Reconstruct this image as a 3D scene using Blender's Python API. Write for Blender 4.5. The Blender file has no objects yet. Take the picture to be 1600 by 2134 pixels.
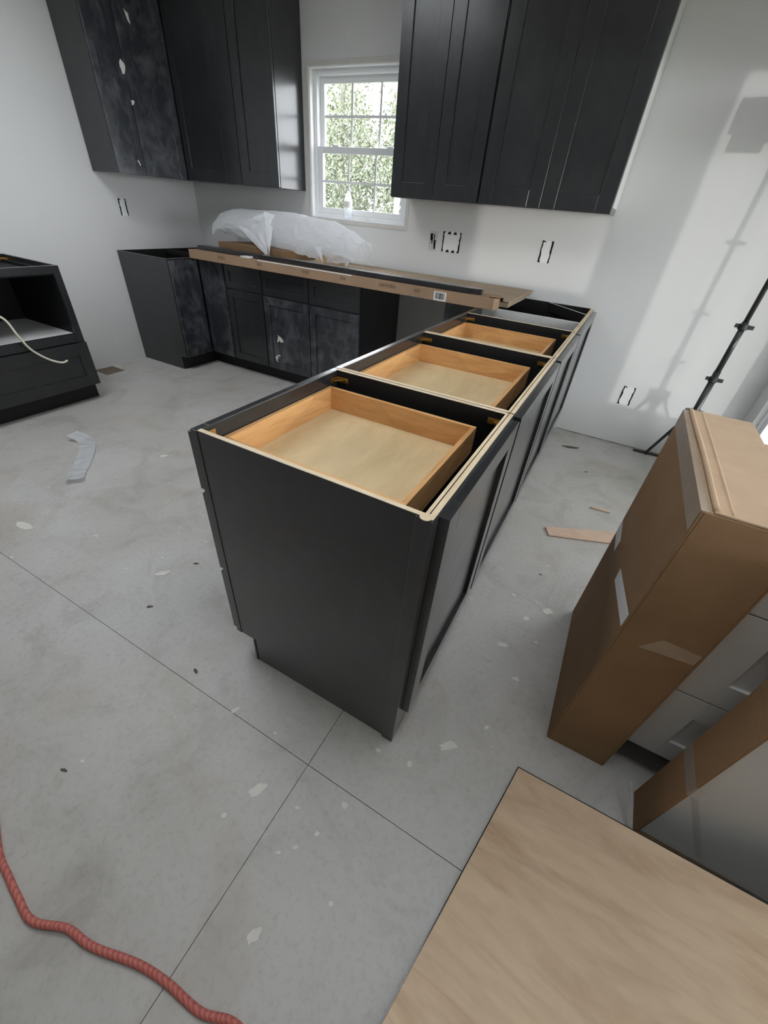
import bpy, bmesh, math, random
from mathutils import Vector, Matrix, noise

random.seed(7)
SC = bpy.context.scene
COL = SC.collection
V = Vector

# ------------------------------------------------------------------ camera
cam_d = bpy.data.cameras.new('camera')
cam_d.sensor_fit = 'HORIZONTAL'
cam_d.sensor_width = 36.0
cam_d.lens = 838.36 / 1600.0 * 36.0
cam_d.clip_start = 0.02
cam = bpy.data.objects.new('camera', cam_d)
COL.objects.link(cam)
cam.location = (3.8904, -3.374, 1.3207)
cam.rotation_euler = (0.9240, -0.0735, 0.5026)
SC.camera = cam

# ------------------------------------------------------------------ world, sun, exposure
SKY_STRENGTH = 1.0
world = bpy.data.worlds.new('overcast_sky')
SC.world = world
world.use_nodes = True
wn = world.node_tree.nodes
wn['Background'].inputs['Color'].default_value = (0.925, 0.962, 1.0, 1)
wn['Background'].inputs['Strength'].default_value = SKY_STRENGTH

sun_d = bpy.data.lights.new('low_sun', 'SUN')
sun_d.energy = 0.085
sun_d.angle = math.radians(1.1)
sun_d.color = (1.0, 0.97, 0.92)
sun = bpy.data.objects.new('low_sun', sun_d)
COL.objects.link(sun)
sun.location = (9, -9, 1.5)
sun.rotation_euler = V((-0.518, 0.855, 0.0)).to_track_quat('-Z', 'Y').to_euler()

SC.view_settings.view_transform = 'Standard'
SC.view_settings.look = 'None'
SC.view_settings.gamma = 1.0
SC.view_settings.use_curve_mapping = False
SC.view_settings.exposure = 3.12
SC.cycles.diffuse_bounces = 5
SC.cycles.max_bounces = 10
SC.cycles.sample_clamp_indirect = 8.0


def portal(name, loc, rot, sx, sy):
    d = bpy.data.lights.new(name, 'AREA')
    d.shape = 'RECTANGLE'
    d.size, d.size_y = sx, sy
    d.cycles.is_portal = True
    o = bpy.data.objects.new(name, d)
    COL.objects.link(o)
    o.location = loc
    z = -V(rot)
    x = V((0, 0, 1)).cross(z).normalized() if abs(z.z) < .5 else V((1, 0, 0))
    o.rotation_euler = Matrix((x, z.cross(x), z)).transposed().to_euler()


# openings of the room (x0,x1 / y0,y1, z0,z1)
RX = 4.84            # right wall
RY = -6.4            # rear wall
CZ = 2.75            # ceiling
WIN = (1.36, 2.222, 1.222, 2.082)          # kitchen window, back wall
DR1 = (-1.56, -0.19, 0.0, 2.10)            # glass door, right wall (y range)
WN2 = (-3.60, -1.98, 0.86, 2.10)           # window, right wall (y range)
ADDED_SKY1 = (0.90, 2.10, -2.85, -1.60)          # unseen skylights added for overhead light (x range, y range)
ADDED_SKY2 = (3.68, 4.52, -3.10, -2.05)
for (a, b, c, d_) in (ADDED_SKY1, ADDED_SKY2):
    portal('portal_added_skylight', ((a+b)/2, (c+d_)/2, CZ+.26), (0, 0, -1), b-a, d_-c)
portal('portal_kitchen', ((WIN[0]+WIN[1])/2, 0.16, (WIN[2]+WIN[3])/2), (0, -1, 0), .86, .86)
portal('portal_door', (RX+.16, (DR1[0]+DR1[1])/2, 1.05), (-1, 0, 0), 1.37, 2.1)
portal('portal_side', (RX+.16, (WN2[0]+WN2[1])/2, (WN2[2]+WN2[3])/2), (-1, 0, 0), 1.62, 1.24)

# ------------------------------------------------------------------ materials
MATS = {}


def newmat(name):
    m = bpy.data.materials.new(name)
    m.use_nodes = True
    nt = m.node_tree
    b = nt.nodes['Principled BSDF']
    MATS[name] = m
    return m, nt, b


def nd(nt, kind, **kw):
    n = nt.nodes.new(kind)
    for k, v in kw.items():
        if k in n.inputs:
            n.inputs[k].default_value = v
        else:
            setattr(n, k, v)
    return n


def ramp(nt, src, stops):
    r = nt.nodes.new('ShaderNodeValToRGB')
    e = r.color_ramp.elements
    while len(e) < len(stops):
        e.new(0.5)
    for i, (p, c) in enumerate(stops):
        e[i].position = p
        e[i].color = (*c, 1) if len(c) == 3 else c
    nt.links.new(src, r.inputs[0])
    return r


def coords(nt, scale=(1, 1, 1), rot=(0, 0, 0)):
    tc = nt.nodes.new('ShaderNodeTexCoord')
    mp = nt.nodes.new('ShaderNodeMapping')
    mp.inputs['Scale'].default_value = scale
    mp.inputs['Rotation'].default_value = rot
    nt.links.new(tc.outputs['Object'], mp.inputs[0])
    return mp.outputs[0]


def mixc(nt, fac, a, b, blend='MIX'):
    m = nt.nodes.new('ShaderNodeMix')
    m.data_type = 'RGBA'
    m.blend_type = blend
    for i, s in ((0, fac), (6, a), (7, b)):
        if isinstance(s, (int, float)):
            m.inputs[i].default_value = s
        elif isinstance(s, tuple):
            m.inputs[i].default_value = (*s, 1)
        else:
            nt.links.new(s, m.inputs[i])
    return m.outputs[2]


def noise_n(nt, vec, scale, detail=3, rough=.55, dist=0):
    n = nd(nt, 'ShaderNodeTexNoise', Scale=scale, Detail=detail, Roughness=rough, Distortion=dist)
    nt.links.new(vec, n.inputs['Vector'])
    return n.outputs['Fac']


def bump(nt, b, h, strength, dist=.002):
    n = nd(nt, 'ShaderNodeBump', Strength=strength, Distance=dist)
    nt.links.new(h, n.inputs['Height'])
    nt.links.new(n.outputs[0], b.inputs['Normal'])


def simple(name, col, rough=.6, var=.06, nscale=8, spec=.5, metal=0, bmp=0, bscale=200):
    m, nt, b = newmat(name)
    v = coords(nt)
    f = noise_n(nt, v, nscale)
    lo = tuple(max(0, c*(1-var)) for c in col)
    hi = tuple(min(1, c*(1+var)) for c in col)
    r = ramp(nt, f, [(.3, lo), (.7, hi)])
    nt.links.new(r.outputs[0], b.inputs['Base Color'])
    b.inputs['Roughness'].default_value = rough
    b.inputs['Metallic'].default_value = metal
    b.inputs['Specular IOR Level'].default_value = spec
    if bmp:
        bump(nt, b, noise_n(nt, v, bscale, 2), bmp, .001)
    return m


def charcoal(name, base, dust, amount, rough=.30, coat=.85):
    m, nt, b = newmat(name)
    v = coords(nt)
    a = noise_n(nt, v, 5.5, 6, .62, .6)
    sm = noise_n(nt, coords(nt, (4, 4, 2.2)), 3, 5, .6, 1.2)
    mul = nd(nt, 'ShaderNodeMath', operation='MULTIPLY')
    nt.links.new(a, mul.inputs[0])
    nt.links.new(sm, mul.inputs[1])
    f = ramp(nt, mul.outputs[0], [(.20, (0, 0, 0)), (.55, (amount,)*3)])
    nt.links.new(mixc(nt, f.outputs[0], base, dust), b.inputs['Base Color'])
    rr = nd(nt, 'ShaderNodeMapRange')
    nt.links.new(a, rr.inputs[0])
    rr.inputs[3].default_value = rough-.06
    rr.inputs[4].default_value = rough+.12
    nt.links.new(rr.outputs[0], b.inputs['Roughness'])
    b.inputs['Coat Weight'].default_value = coat
    b.inputs['Specular IOR Level'].default_value = .25
    b.inputs['Coat Roughness'].default_value = .2
    return m


charcoal('charcoal', (.019, .020, .0225), (.075, .075, .078), .25)
charcoal('charcoal_inside', (.012, .012, .013), (.05, .05, .05), .10, .6, 0)
charcoal('charcoal_dusty', (.028, .031, .038), (.24, .25, .27), .60, .30)
simple('raw_grey', (.60, .60, .59), .7)
simple('toe_black', (.012, .012, .013), .6)


def wall_mat(name, col, patch):
    m, nt, b = newmat(name)
    v = coords(nt)
    f = noise_n(nt, v, 1.1, 4, .5)
    r = ramp(nt, f, [(.35, tuple(c*.975 for c in col)), (.7, col)])
    # skim-coat spots over the screw heads
    vo = nd(nt, 'ShaderNodeTexVoronoi', Scale=2.4, Randomness=.55)
    nt.links.new(v, vo.inputs['Vector'])
    s = ramp(nt, vo.outputs['Distance'], [(.05, (1, 1, 1)), (.11, (0, 0, 0))])
    c = mixc(nt, s.outputs[0], r.outputs[0], patch)
    nt.links.new(c, b.inputs['Base Color'])
    b.inputs['Roughness'].default_value = .85
    b.inputs['Specular IOR Level'].default_value = .25
    bump(nt, b, noise_n(nt, v, 260, 2), .08, .001)
    return m


wall_mat('drywall', (.70, .70, .695), (.715, .715, .71))
simple('ceiling_paint', (.82, .82, .82), .9, .02)
simple('vinyl', (.86, .87, .88), .35, .02)
simple('bead', (.62, .60, .57), .8, .05)

# concrete
m, nt, b = newmat('concrete')
v = coords(nt)
big = noise_n(nt, v, .9, 5, .6, .4)
mid = noise_n(nt, v, 4.5, 8, .68, .8)
fine = noise_n(nt, v, 60, 4, .7)
c1 = ramp(nt, big, [(.32, (.455, .438, .408)), (.5, (.515, .502, .478)), (.68, (.555, .550, .540))])
c2 = ramp(nt, mid, [(.30, (.80, .79, .77)), (.5, (1, 1, 1)), (.72, (1.05, 1.05, 1.05))])
c = mixc(nt, 1.0, c1.outputs[0], c2.outputs[0], 'MULTIPLY')
c3 = ramp(nt, fine, [(.34, (.80, .79, .77)), (.5, (1, 1, 1))])
c = mixc(nt, .55, c, c3.outputs[0], 'MULTIPLY')
# rusty / tan stains
st = noise_n(nt, v, 2.1, 4, .55, .9)
sf = ramp(nt, st, [(.56, (0, 0, 0)), (.76, (.45, .45, .45))])
c = mixc(nt, sf.outputs[0], c, (.36, .29, .21))
# dark drag marks
mk = noise_n(nt, coords(nt, (1, 3.2, 1), (0, 0, .5)), 7, 6, .7, .5)
mf = ramp(nt, mk, [(.68, (0, 0, 0)), (.76, (.55, .55, .55))])
c = mixc(nt, mf.outputs[0], c, (.24, .22, .20))
# dried joint compound dust
wp = noise_n(nt, v, 6.3, 7, .66, .2)
wf = ramp(nt, wp, [(.665, (0, 0, 0)), (.73, (.65, .65, .65))])
c = mixc(nt, wf.outputs[0], c, (.66, .66, .65))
# small paint specks
vo = nd(nt, 'ShaderNodeTexVoronoi', Scale=13)
nt.links.new(v, vo.inputs['Vector'])
sp = ramp(nt, vo.outputs['Distance'], [(.045, (1, 1, 1)), (.075, (0, 0, 0))])
gate = ramp(nt, noise_n(nt, v, 3.1, 2), [(.52, (0, 0, 0)), (.6, (1, 1, 1))])
sg = mixc(nt, 1.0, sp.outputs[0], gate.outputs[0], 'MULTIPLY')
c = mixc(nt, sg, c, (.72, .71, .68))
nt.links.new(c, b.inputs['Base Color'])
b.inputs['Roughness'].default_value = .52
b.inputs['Specular IOR Level'].default_value = .42
bump(nt, b, fine, .10, .002)
simple('joint_dirt', (.27, .26, .24), .9, .4, 14)
simple('plaster_splat', (.70, .68, .63), .9, .05, 30)
simple('mud_tan', (.42, .38, .30), .9, .2, 30)
simple('dark_chip', (.10, .085, .07), .8, .3, 40)


def wood(name, light, dark, axis, stretch=9, scale=1.6, rough=.5, block=None):
    m, nt, b = newmat(name)
    sc = [stretch]*3
    sc['xyz'.index(axis)] = 1.0
    v = coords(nt, tuple(sc))
    n1 = noise_n(nt, v, scale, 5, .6, 1.6)
    n2 = noise_n(nt, v, scale*6, 4, .6, .4)
    r = ramp(nt, n1, [(.32, dark), (.52, light), (.70, tuple(min(1, x*1.06) for x in light))])
    r2 = ramp(nt, n2, [(.35, (.86, .84, .82)), (.6, (1, 1, 1))])
    c = mixc(nt, .6, r.outputs[0], r2.outputs[0], 'MULTIPLY')
    if block:   # edge-glued blocks of different tone
        w = nd(nt, 'ShaderNodeTexVoronoi', Scale=1.0)
        nt.links.new(coords(nt, block), w.inputs['Vector'])
        bw = ramp(nt, w.outputs['Color'], [(.2, (.86, .82, .78)), (.8, (1.08, 1.06, 1.04))])
        c = mixc(nt, 1.0, c, bw.outputs[0], 'MULTIPLY')
    nt.links.new(c, b.inputs['Base Color'])
    b.inputs['Roughness'].default_value = rough
    return m


wood('maple_panel', (.76, .57, .385), (.60, .41, .265), 'x', 4.5, 1.5, .55)
wood('drawer_wood_x', (.80, .47, .205), (.64, .33, .125), 'x', 8, 2.0, .4, (3.2, .01, 7))
wood('drawer_wood_y', (.80, .47, .205), (.64, .33, .125), 'y', 8, 2.0, .4, (.01, 3.2, 7))
wood('drawer_ply', (.70, .545, .315), (.61, .46, .25), 'y', 3, 1.2, .5)
wood('ply_edge', (.78, .64, .44), (.66, .50, .32), 'y', 5, 4, .7)
wood('ply_edge_x', (.80, .67, .48), (.68, .53, .35), 'x', 5, 4, .7)
wood('lath', (.66, .48, .36), (.58, .40, .29), 'x', 6, 3, .7)


def cardboard(name, col, flute):
    m, nt, b = newmat(name)
    v = coords(nt)
    f = noise_n(nt, v, 6, 5, .6)
    r = ramp(nt, f, [(.3, tuple(c*.86 for c in col)), (.7, tuple(c*1.06 for c in col))])
    w = nd(nt, 'ShaderNodeTexWave', Scale=flute[1], Distortion=.6, Detail=1)
    w.bands_direction = flute[0]
    nt.links.new(v, w.inputs['Vector'])
    wr = ramp(nt, w.outputs['Fac'], [(.0, (.90, .89, .88)), (.6, (1, 1, 1))])
    c = mixc(nt, .6, r.outputs[0], wr.outputs[0], 'MULTIPLY')
    nt.links.new(c, b.inputs['Base Color'])
    b.inputs['Roughness'].default_value = .8
    b.inputs['Specular IOR Level'].default_value = .25
    bump(nt, b, w.outputs['Fac'], .15, .001)
    return m


cardboard('cardboard', (.315, .190, .100), ('Z', 55))  # darker copy for carton walls, their shade put into the colour
cardboard('cardboard_lit', (.52, .37, .245), ('Y', 40))  # paler copy for carton tops, light from above put into the colour
cardboard('cardboard_flat', (.40, .265, .17), ('X', 40))
cardboard('cardboard_sheet', (.46, .36, .26), ('X', 40))
simple('cardboard_inside', (.20, .12, .06), .9)
simple('label_white', (.80, .79, .77), .5, .02)
simple('print_ink', (.17, .12, .085), .8, .1)
simple('bar_ink', (.03, .03, .03), .6)
simple('brass', (.62, .42, .14), .32, .15, 60, .5, 1)
simple('black_metal', (.018, .018, .019), .3)
simple('white_paint', (.70, .70, .69), .45, .03)
simple('romex', (.78, .76, .62), .45, .05)
simple('vent_brown', (.20, .165, .12), .6, .15, 30)
simple('bark', (.16, .15, .13), .9, .3, 6)
simple('bark_pale', (.42, .40, .36), .9, .25, 5)
simple('leaf', (.13, .16, .09), .7, .35, 2)
simple('leaf_pale', (.19, .215, .14), .7, .35, 2)
simple('grass', (.085, .10, .05), .9, .4, .5)
simple('lens_glass', (.75, .75, .72), .2, .02)
simple('gap_black', (.008, .008, .008), .9)
simple('plate_grey', (.55, .55, .545), .7, .1, 60)

# red cord, twisted sheath
m, nt, b = newmat('red_cord')
v = coords(nt)
w = nd(nt, 'ShaderNodeTexWave', Scale=42, Distortion=5.0, Detail=3)
w.bands_direction = 'DIAGONAL'
nt.links.new(v, w.inputs['Vector'])
r = ramp(nt, w.outputs['Fac'], [(.1, (.42, .10, .08)), (.8, (.56, .17, .14))])
nt.links.new(r.outputs[0], b.inputs['Base Color'])
b.inputs['Roughness'].default_value = .6
bump(nt, b, w.outputs['Fac'], .25, .001)


def thin(name, col, transp, transl, rough=.3):
    """thin sheet: diffuse + translucent + see-through + a little gloss"""
    m = bpy.data.materials.new(name)
    m.use_nodes = True
    MATS[name] = m
    nt = m.node_tree
    nt.nodes.clear()
    out = nt.nodes.new('ShaderNodeOutputMaterial')
    d = nd(nt, 'ShaderNodeBsdfDiffuse', Color=(*col, 1))
    t = nd(nt, 'ShaderNodeBsdfTranslucent', Color=(*col, 1))
    tr = nd(nt, 'ShaderNodeBsdfTransparent')
    g = nd(nt, 'ShaderNodeBsdfGlossy', Roughness=rough)
    fr0 = nd(nt, 'ShaderNodeFresnel', IOR=1.42)
    geo = nt.nodes.new('ShaderNodeNewGeometry')
    inv = nd(nt, 'ShaderNodeMath', operation='SUBTRACT')
    inv.inputs[0].default_value = 1.0
    nt.links.new(geo.outputs['Backfacing'], inv.inputs[1])
    fr = nd(nt, 'ShaderNodeMath', operation='MULTIPLY')
    nt.links.new(fr0.outputs[0], fr.inputs[0])
    nt.links.new(inv.outputs[0], fr.inputs[1])

    def mx(f, a, bb):
        x = nt.nodes.new('ShaderNodeMixShader')
        if isinstance(f, float):
            x.inputs[0].default_value = f
        else:
            nt.links.new(f, x.inputs[0])
        nt.links.new(a, x.inputs[1])
        nt.links.new(bb, x.inputs[2])
        return x.outputs[0]
    s = mx(transl, d.outputs[0], t.outputs[0])
    s = mx(transp, s, tr.outputs[0])
    s = mx(fr.outputs[0], s, g.outputs[0])
    nt.links.new(s, out.inputs[0])
    return m


thin('plastic_sheet', (.82, .84, .87), .22, .35, .22)
thin('plastic_flap', (.86, .88, .91), .06, .35, .25)
thin('clear_film', (.78, .77, .74), .80, .3, .25)
simple('packing_tape', (.36, .265, .185), .28, .06, 30)
thin('bottle_plastic', (.86, .90, .94), .60, .4, .08)
thin('window_glass', (.9, .95, .95), .985, .0, .0)


# ------------------------------------------------------------------ geometry helpers
class MB:
    def __init__(s):
        s.v, s.f = [], []

    def add(s, vs, fs):
        o = len(s.v)
        s.v += [V(p) for p in vs]
        s.f += [tuple(i+o for i in f) for f in fs]
        return s

    def box(s, x0, x1, y0, y1, z0, z1):
        x0, x1 = min(x0, x1), max(x0, x1)
        y0, y1 = min(y0, y1), max(y0, y1)
        z0, z1 = min(z0, z1), max(z0, z1)
        return s.add([(x0, y0, z0), (x1, y0, z0), (x1, y1, z0), (x0, y1, z0),
                      (x0, y0, z1), (x1, y0, z1), (x1, y1, z1), (x0, y1, z1)],
                     [(3, 2, 1, 0), (4, 5, 6, 7), (0, 1, 5, 4), (1, 2, 6, 5), (2, 3, 7, 6), (3, 0, 4, 7)])

    def obox(s, o, a, b, c):
        """box from corner o with edge vectors a, b, c (right handed)"""
        o, a, b, c = V(o), V(a), V(b), V(c)
        return s.add([o, o+a, o+a+b, o+b, o+c, o+a+c, o+a+b+c, o+b+c],
                     [(3, 2, 1, 0), (4, 5, 6, 7), (0, 1, 5, 4), (1, 2, 6, 5), (2, 3, 7, 6), (3, 0, 4, 7)])

    def prism(s, pts, d):
        """closed polygon pts extruded by vector d"""
        n = len(pts)
        d = V(d)
        a = [V(p) for p in pts]
        return s.add(a+[p+d for p in a],
                     [tuple(range(n-1, -1, -1)), tuple(range(n, 2*n))] +
                     [(i, (i+1) % n, n+(i+1) % n, n+i) for i in range(n)])

    def tube(s, pts, r, n=10, cap=True):
        pts = [V(p) for p in pts]
        rs = r if isinstance(r, (list, tuple)) else [r]*len(pts)
        o = len(s.v)
        up = V((0, 0, 1))
        for i, p in enumerate(pts):
            t = (pts[min(i+1, len(pts)-1)]-pts[max(i-1, 0)]).normalized()
            u = t.cross(up)
            if u.length < 1e-3:
                u = t.cross(V((1, 0, 0)))
            u.normalize()
            w = u.cross(t).normalized()
            for k in range(n):
                a = 2*math.pi*k/n
                s.v.append(p+(u*math.cos(a)+w*math.sin(a))*rs[i])
        for i in range(len(pts)-1):
            for k in range(n):
                s.f.append((o+i*n+k, o+i*n+(k+1) % n, o+(i+1)*n+(k+1) % n, o+(i+1)*n+k))
        if cap:
            s.f.append(tuple(o+k for k in range(n-1, -1, -1)))
            s.f.append(tuple(o+(len(pts)-1)*n+k for k in range(n)))
        return s

    def lathe(s, c, prof, n=20):
        c = V(c)
        o = len(s.v)
        for (r, z) in prof:
            for k in range(n):
                a = 2*math.pi*k/n
                s.v.append(c+V((r*math.cos(a), r*math.sin(a), z)))
        for i in range(len(prof)-1):
            for k in range(n):
                s.f.append((o+i*n+k, o+i*n+(k+1) % n, o+(i+1)*n+(k+1) % n, o+(i+1)*n+k))
        s.f.append(tuple(o+k for k in range(n-1, -1, -1)))
        s.f.append(tuple(o+(len(prof)-1)*n+k for k in range(n)))
        return s

    def grid(s, rows):
        o = len(s.v)
        m = len(rows[0])
        for r in rows:
            s.v += [V(p) for p in r]
        for i in range(len(rows)-1):
            for j in range(m-1):
                s.f.append((o+i*m+j, o+i*m+j+1, o+(i+1)*m+j+1, o+(i+1)*m+j))
        return s


BASE = {}


def mesh(name, mb, base=V((0, 0, 0)), fix=True):
    me = bpy.data.meshes.new(name)
    me.from_pydata([tuple(p-base) for p in mb.v], [], mb.f)
    if fix:
        bm = bmesh.new()
        bm.from_mesh(me)
        bmesh.ops.recalc_face_normals(bm, faces=bm.faces)
        bm.to_mesh(me)
        bm.free()
    return me


def link(name, me, mat, parent=None, loc=None, bev=0, smooth=False, seg=2):
    o = bpy.data.objects.new(name, me)
    COL.objects.link(o)
    if mat:
        me.materials.append(MATS[mat])
    if smooth:
        for p in me.polygons:
            p.use_smooth = True
    if parent is not None:
        o.parent = parent
        BASE[o] = BASE[parent]
    if loc is not None:
        o.location = loc
        BASE[o] = V(loc)
    if bev:
        md = o.modifiers.new('bevel', 'BEVEL')
        md.width = bev
        md.segments = seg
        md.limit_method = 'ANGLE'
        md.angle_limit = math.radians(40)
    return o


def part(parent, name, mb, mat, bev=0, smooth=False, label=None, fix=True, seg=2):
    """mesh given in world coordinates, child of a thing (or of a part)"""
    b = BASE[parent]
    o = link(name, mesh(name, mb, b, fix), mat, parent, None, bev, smooth, seg)
    if label:
        o['label'] = label
    return o


def tag(o, label, cat, group=None):
    o['label'] = label
    o['category'] = cat
    if group:
        o['group'] = group
    return o


def thing(name, label, cat, base, group=None):
    o = bpy.data.objects.new(name, None)
    COL.objects.link(o)
    o.empty_display_size = .1
    o.location = base
    BASE[o] = V(base)
    return tag(o, label, cat, group)


def solid(name, mb, mat, base, label, cat, group=None, bev=0, smooth=False, fix=True):
    """thing that is one mesh; mesh given in world coordinates"""
    o = link(name, mesh(name, mb, V(base), fix), mat, None, base, bev, smooth)
    return tag(o, label, cat, group)


def struct(name, mb, mat, base=(0, 0, 0), bev=0):
    o = link(name, mesh(name, mb, V(base)), mat, None, base, bev)
    o['kind'] = 'structure'
    return o


def B(*a):
    return MB().box(*a)


# frame(o,u,v,n): shaker front lying at corner o, width along u, height along v, thickness along n
def shaker(parent, name, o, u, n, w, h, mat, t=.019, rail=.057, low=None, rec=.009, pmat=None, bev=.0012):
    o, u, n = V(o), V(u), V(n)
    v = V((0, 0, 1))
    low = low or rail
    P = lambda a, b, c: o+u*a+v*b+n*c
    mb = MB()
    mb.obox(P(0, 0, 0), u*rail, v*h, n*t)
    mb.obox(P(w-rail, 0, 0), u*rail, v*h, n*t)
    mb.obox(P(rail, 0, 0), u*(w-2*rail), v*low, n*t)
    mb.obox(P(rail, h-rail, 0), u*(w-2*rail), v*rail, n*t)
    d = part(parent, name, mb, mat, bev)
    # recessed panel with a small sloped step round it
    pm = MB()
    pm.obox(P(rail-.004, low-.004, .001), u*(w-2*rail+.008), v*(h-low-rail+.008), n*(t-rec-.001))
    part(d, name.split('_')[0]+'_panel' if name != 'door' else 'door_panel', pm, pmat or mat)
    return d


# ------------------------------------------------------------------ the setting
floor = struct('floor', B(-.2, RX+.2, RY-.2, .2, -.12, -.006), 'joint_dirt')
J = .0009
for (x0, x1, y0, y1) in ((-.15, 3.54-J, -3.0+J, .05), (3.54+J, RX+.1, -3.0+J, .05),
                         (-.15, 3.54-J, RY-.1, -3.0-J), (3.54+J, RX+.1, RY-.1, -3.0-J)):
    part(floor, 'slab', B(x0, x1, y0, y1, -.03, 0), 'concrete')


def splat(cx, cy, r, ang=0, asp=1.6, mat='plaster_splat', h=.0012, name='plaster_splat', n=14):
    pts = []
    for k in range(n):
        a = 2*math.pi*k/n
        rr = r*(.72+.5*random.random())
        px, py = math.cos(a)*rr*asp, math.sin(a)*rr
        pts.append((cx+px*math.cos(ang)-py*math.sin(ang), cy+px*math.sin(ang)+py*math.cos(ang), .0))
    part(floor, name, MB().prism(pts, (0, 0, h)), mat)


for q in ((3.243, -2.99, .008, 1.1, 2.0), (3.883, -2.738, .013, .7, 2.3), (3.798, -2.846, .008, 1.2, 1.2),
          (3.649, -3.338, .011, 1.2, 1.5), (3.424, -3.21, .006, .3, 1.2), (3.687, -3.031, .008, -.6, 1.3),
          (4.011, -2.398, .008, .2, 1.6), (1.764, -2.852, .022, .2, 2.4), (2.552, -2.715, .014, .9, 2.2),
          (1.72, -2.06, .018, .6, 1.4), (4.051, -2.014, .016, .4, 1.6), (3.902, -1.999, .007, .2, 1.4),
          (3.60, -3.20, .004, .3, 1.5), (3.63, -3.17, .005, 1, 1.2), (3.58, -3.10, .004, .4, 1.3),
          (3.66, -3.12, .005, .9, 1.4), (3.70, -2.86, .006, .2, 1.4), (3.98, -2.10, .010, .9, 1.5),
          (3.93, -2.28, .012, .4, 1.8), (3.40, -2.98, .005, .2, 1.2), (3.46, -3.12, .012, 1.0, 2.2),
          (2.40, -2.78, .006, .1, 1.3), (2.10, -2.72, .007, .3, 1.6), (1.95, -2.99, .006, .2, 1.3),
          (4.04, -2.20, .006, .6, 1.4), (4.00, -1.72, .006, .6, 1.4), (3.97, -2.62, .006, 1.0, 1.8)):
    splat(*q)
for q in ((2.963, -3.354, .004, .3, 2.6), (3.905, -.30, .014, .3, 3.4), (2.66, -2.86, .006, .6, 2.0),
          (2.62, -2.60, .006, .5, 2.4), (3.03, -2.96, .005, -.3, 2.4), (2.33, -1.88, .016, .7, 2.2),
          (3.98, -1.80, .004, 0, 2), (4.05, -.62, .006, .4, 1.8)):
    splat(*q, mat='dark_chip', name='dirt_mark')

WT = .14
PBX = 3.745
BASE[floor] = V((0, 0, 0))
wall_left = struct('wall_left', B(-WT, 0, RY-WT, WT, -.1, CZ), 'drywall')
x0, x1, z0, z1 = WIN
wb = MB().box(0, x0, 0, WT, -.1, CZ).box(x1, RX+WT, 0, WT, -.1, CZ)
wb.box(x0, x1, 0, WT, -.1, z0).box(x0, x1, 0, WT, z1, CZ)
wall_back = struct('wall_back', wb, 'drywall')
part(wall_back, 'base_gap', B(PBX, RX, -.0012, 0, 0, .008), 'joint_dirt')
y0, y1, z0, z1 = DR1
a0, a1, c0, c1_ = WN2
wr = MB().box(RX, RX+WT, y1, 0, -.1, CZ).box(RX, RX+WT, a1, y0, -.1, CZ).box(RX, RX+WT, RY, a0, -.1, CZ)
wr.box(RX, RX+WT, y0, y1, z1, CZ).box(RX, RX+WT, a0, a1, -.1, c0).box(RX, RX+WT, a0, a1, c1_, CZ)
wall_right = struct('wall_right', wr, 'drywall')
wall_rear = struct('wall_rear', B(-WT, RX+WT, RY-WT, RY, -.1, CZ), 'drywall')
cl = MB()
cx = [-WT, ADDED_SKY1[0], ADDED_SKY1[1], ADDED_SKY2[0], ADDED_SKY2[1], RX+WT]
cl.box(cx[0], cx[1], RY-WT, WT, CZ, CZ+.25).box(cx[2], cx[3], RY-WT, WT, CZ, CZ+.25).box(cx[4], cx[5], RY-WT, WT, CZ, CZ+.25)
for (a, b, c, d_) in (ADDED_SKY1, ADDED_SKY2):
    cl.box(a, b, RY-WT, c, CZ, CZ+.25).box(a, b, d_, WT, CZ, CZ+.25)
struct('ceiling', cl, 'ceiling_paint')
for i_, (a, b, c, d_) in enumerate((ADDED_SKY1, ADDED_SKY2)):  # frames and glass of the added skylights
    sk_w = struct('window_%d' % (3+i_), MB().box(a, a+.04, c, d_, CZ+.16, CZ+.22).box(b-.04, b, c, d_, CZ+.16, CZ+.22)
                  .box(a+.04, b-.04, c, c+.04, CZ+.16, CZ+.22).box(a+.04, b-.04, d_-.04, d_, CZ+.16, CZ+.22), 'vinyl')
    part(sk_w, 'glass_pane', B(a+.04, b-.04, c+.04, d_-.04, CZ+.188, CZ+.192), 'window_glass')

# kitchen window -------------------------------------------------------------
x0, x1, z0, z1 = WIN
win = struct('window_1', MB().box(x0, x0+.035, .045, .125, z0, z1).box(x1-.035, x1, .045, .125, z0, z1)
             .box(x0+.035, x1-.035, .045, .125, z0, z0+.03).box(x0+.035, x1-.035, .045, .125, z1-.035, z1), 'vinyl', bev=.003)


def ringbox(x0, x1, z0, z1, w, ya, yb):
    return MB().box(x0, x0+w, ya, yb, z0, z1).box(x1-w, x1, ya, yb, z0, z1).box(
        x0+w, x1-w, ya, yb, z0, z0+w).box(x0+w, x1-w, ya, yb, z1-w, z1)


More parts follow.
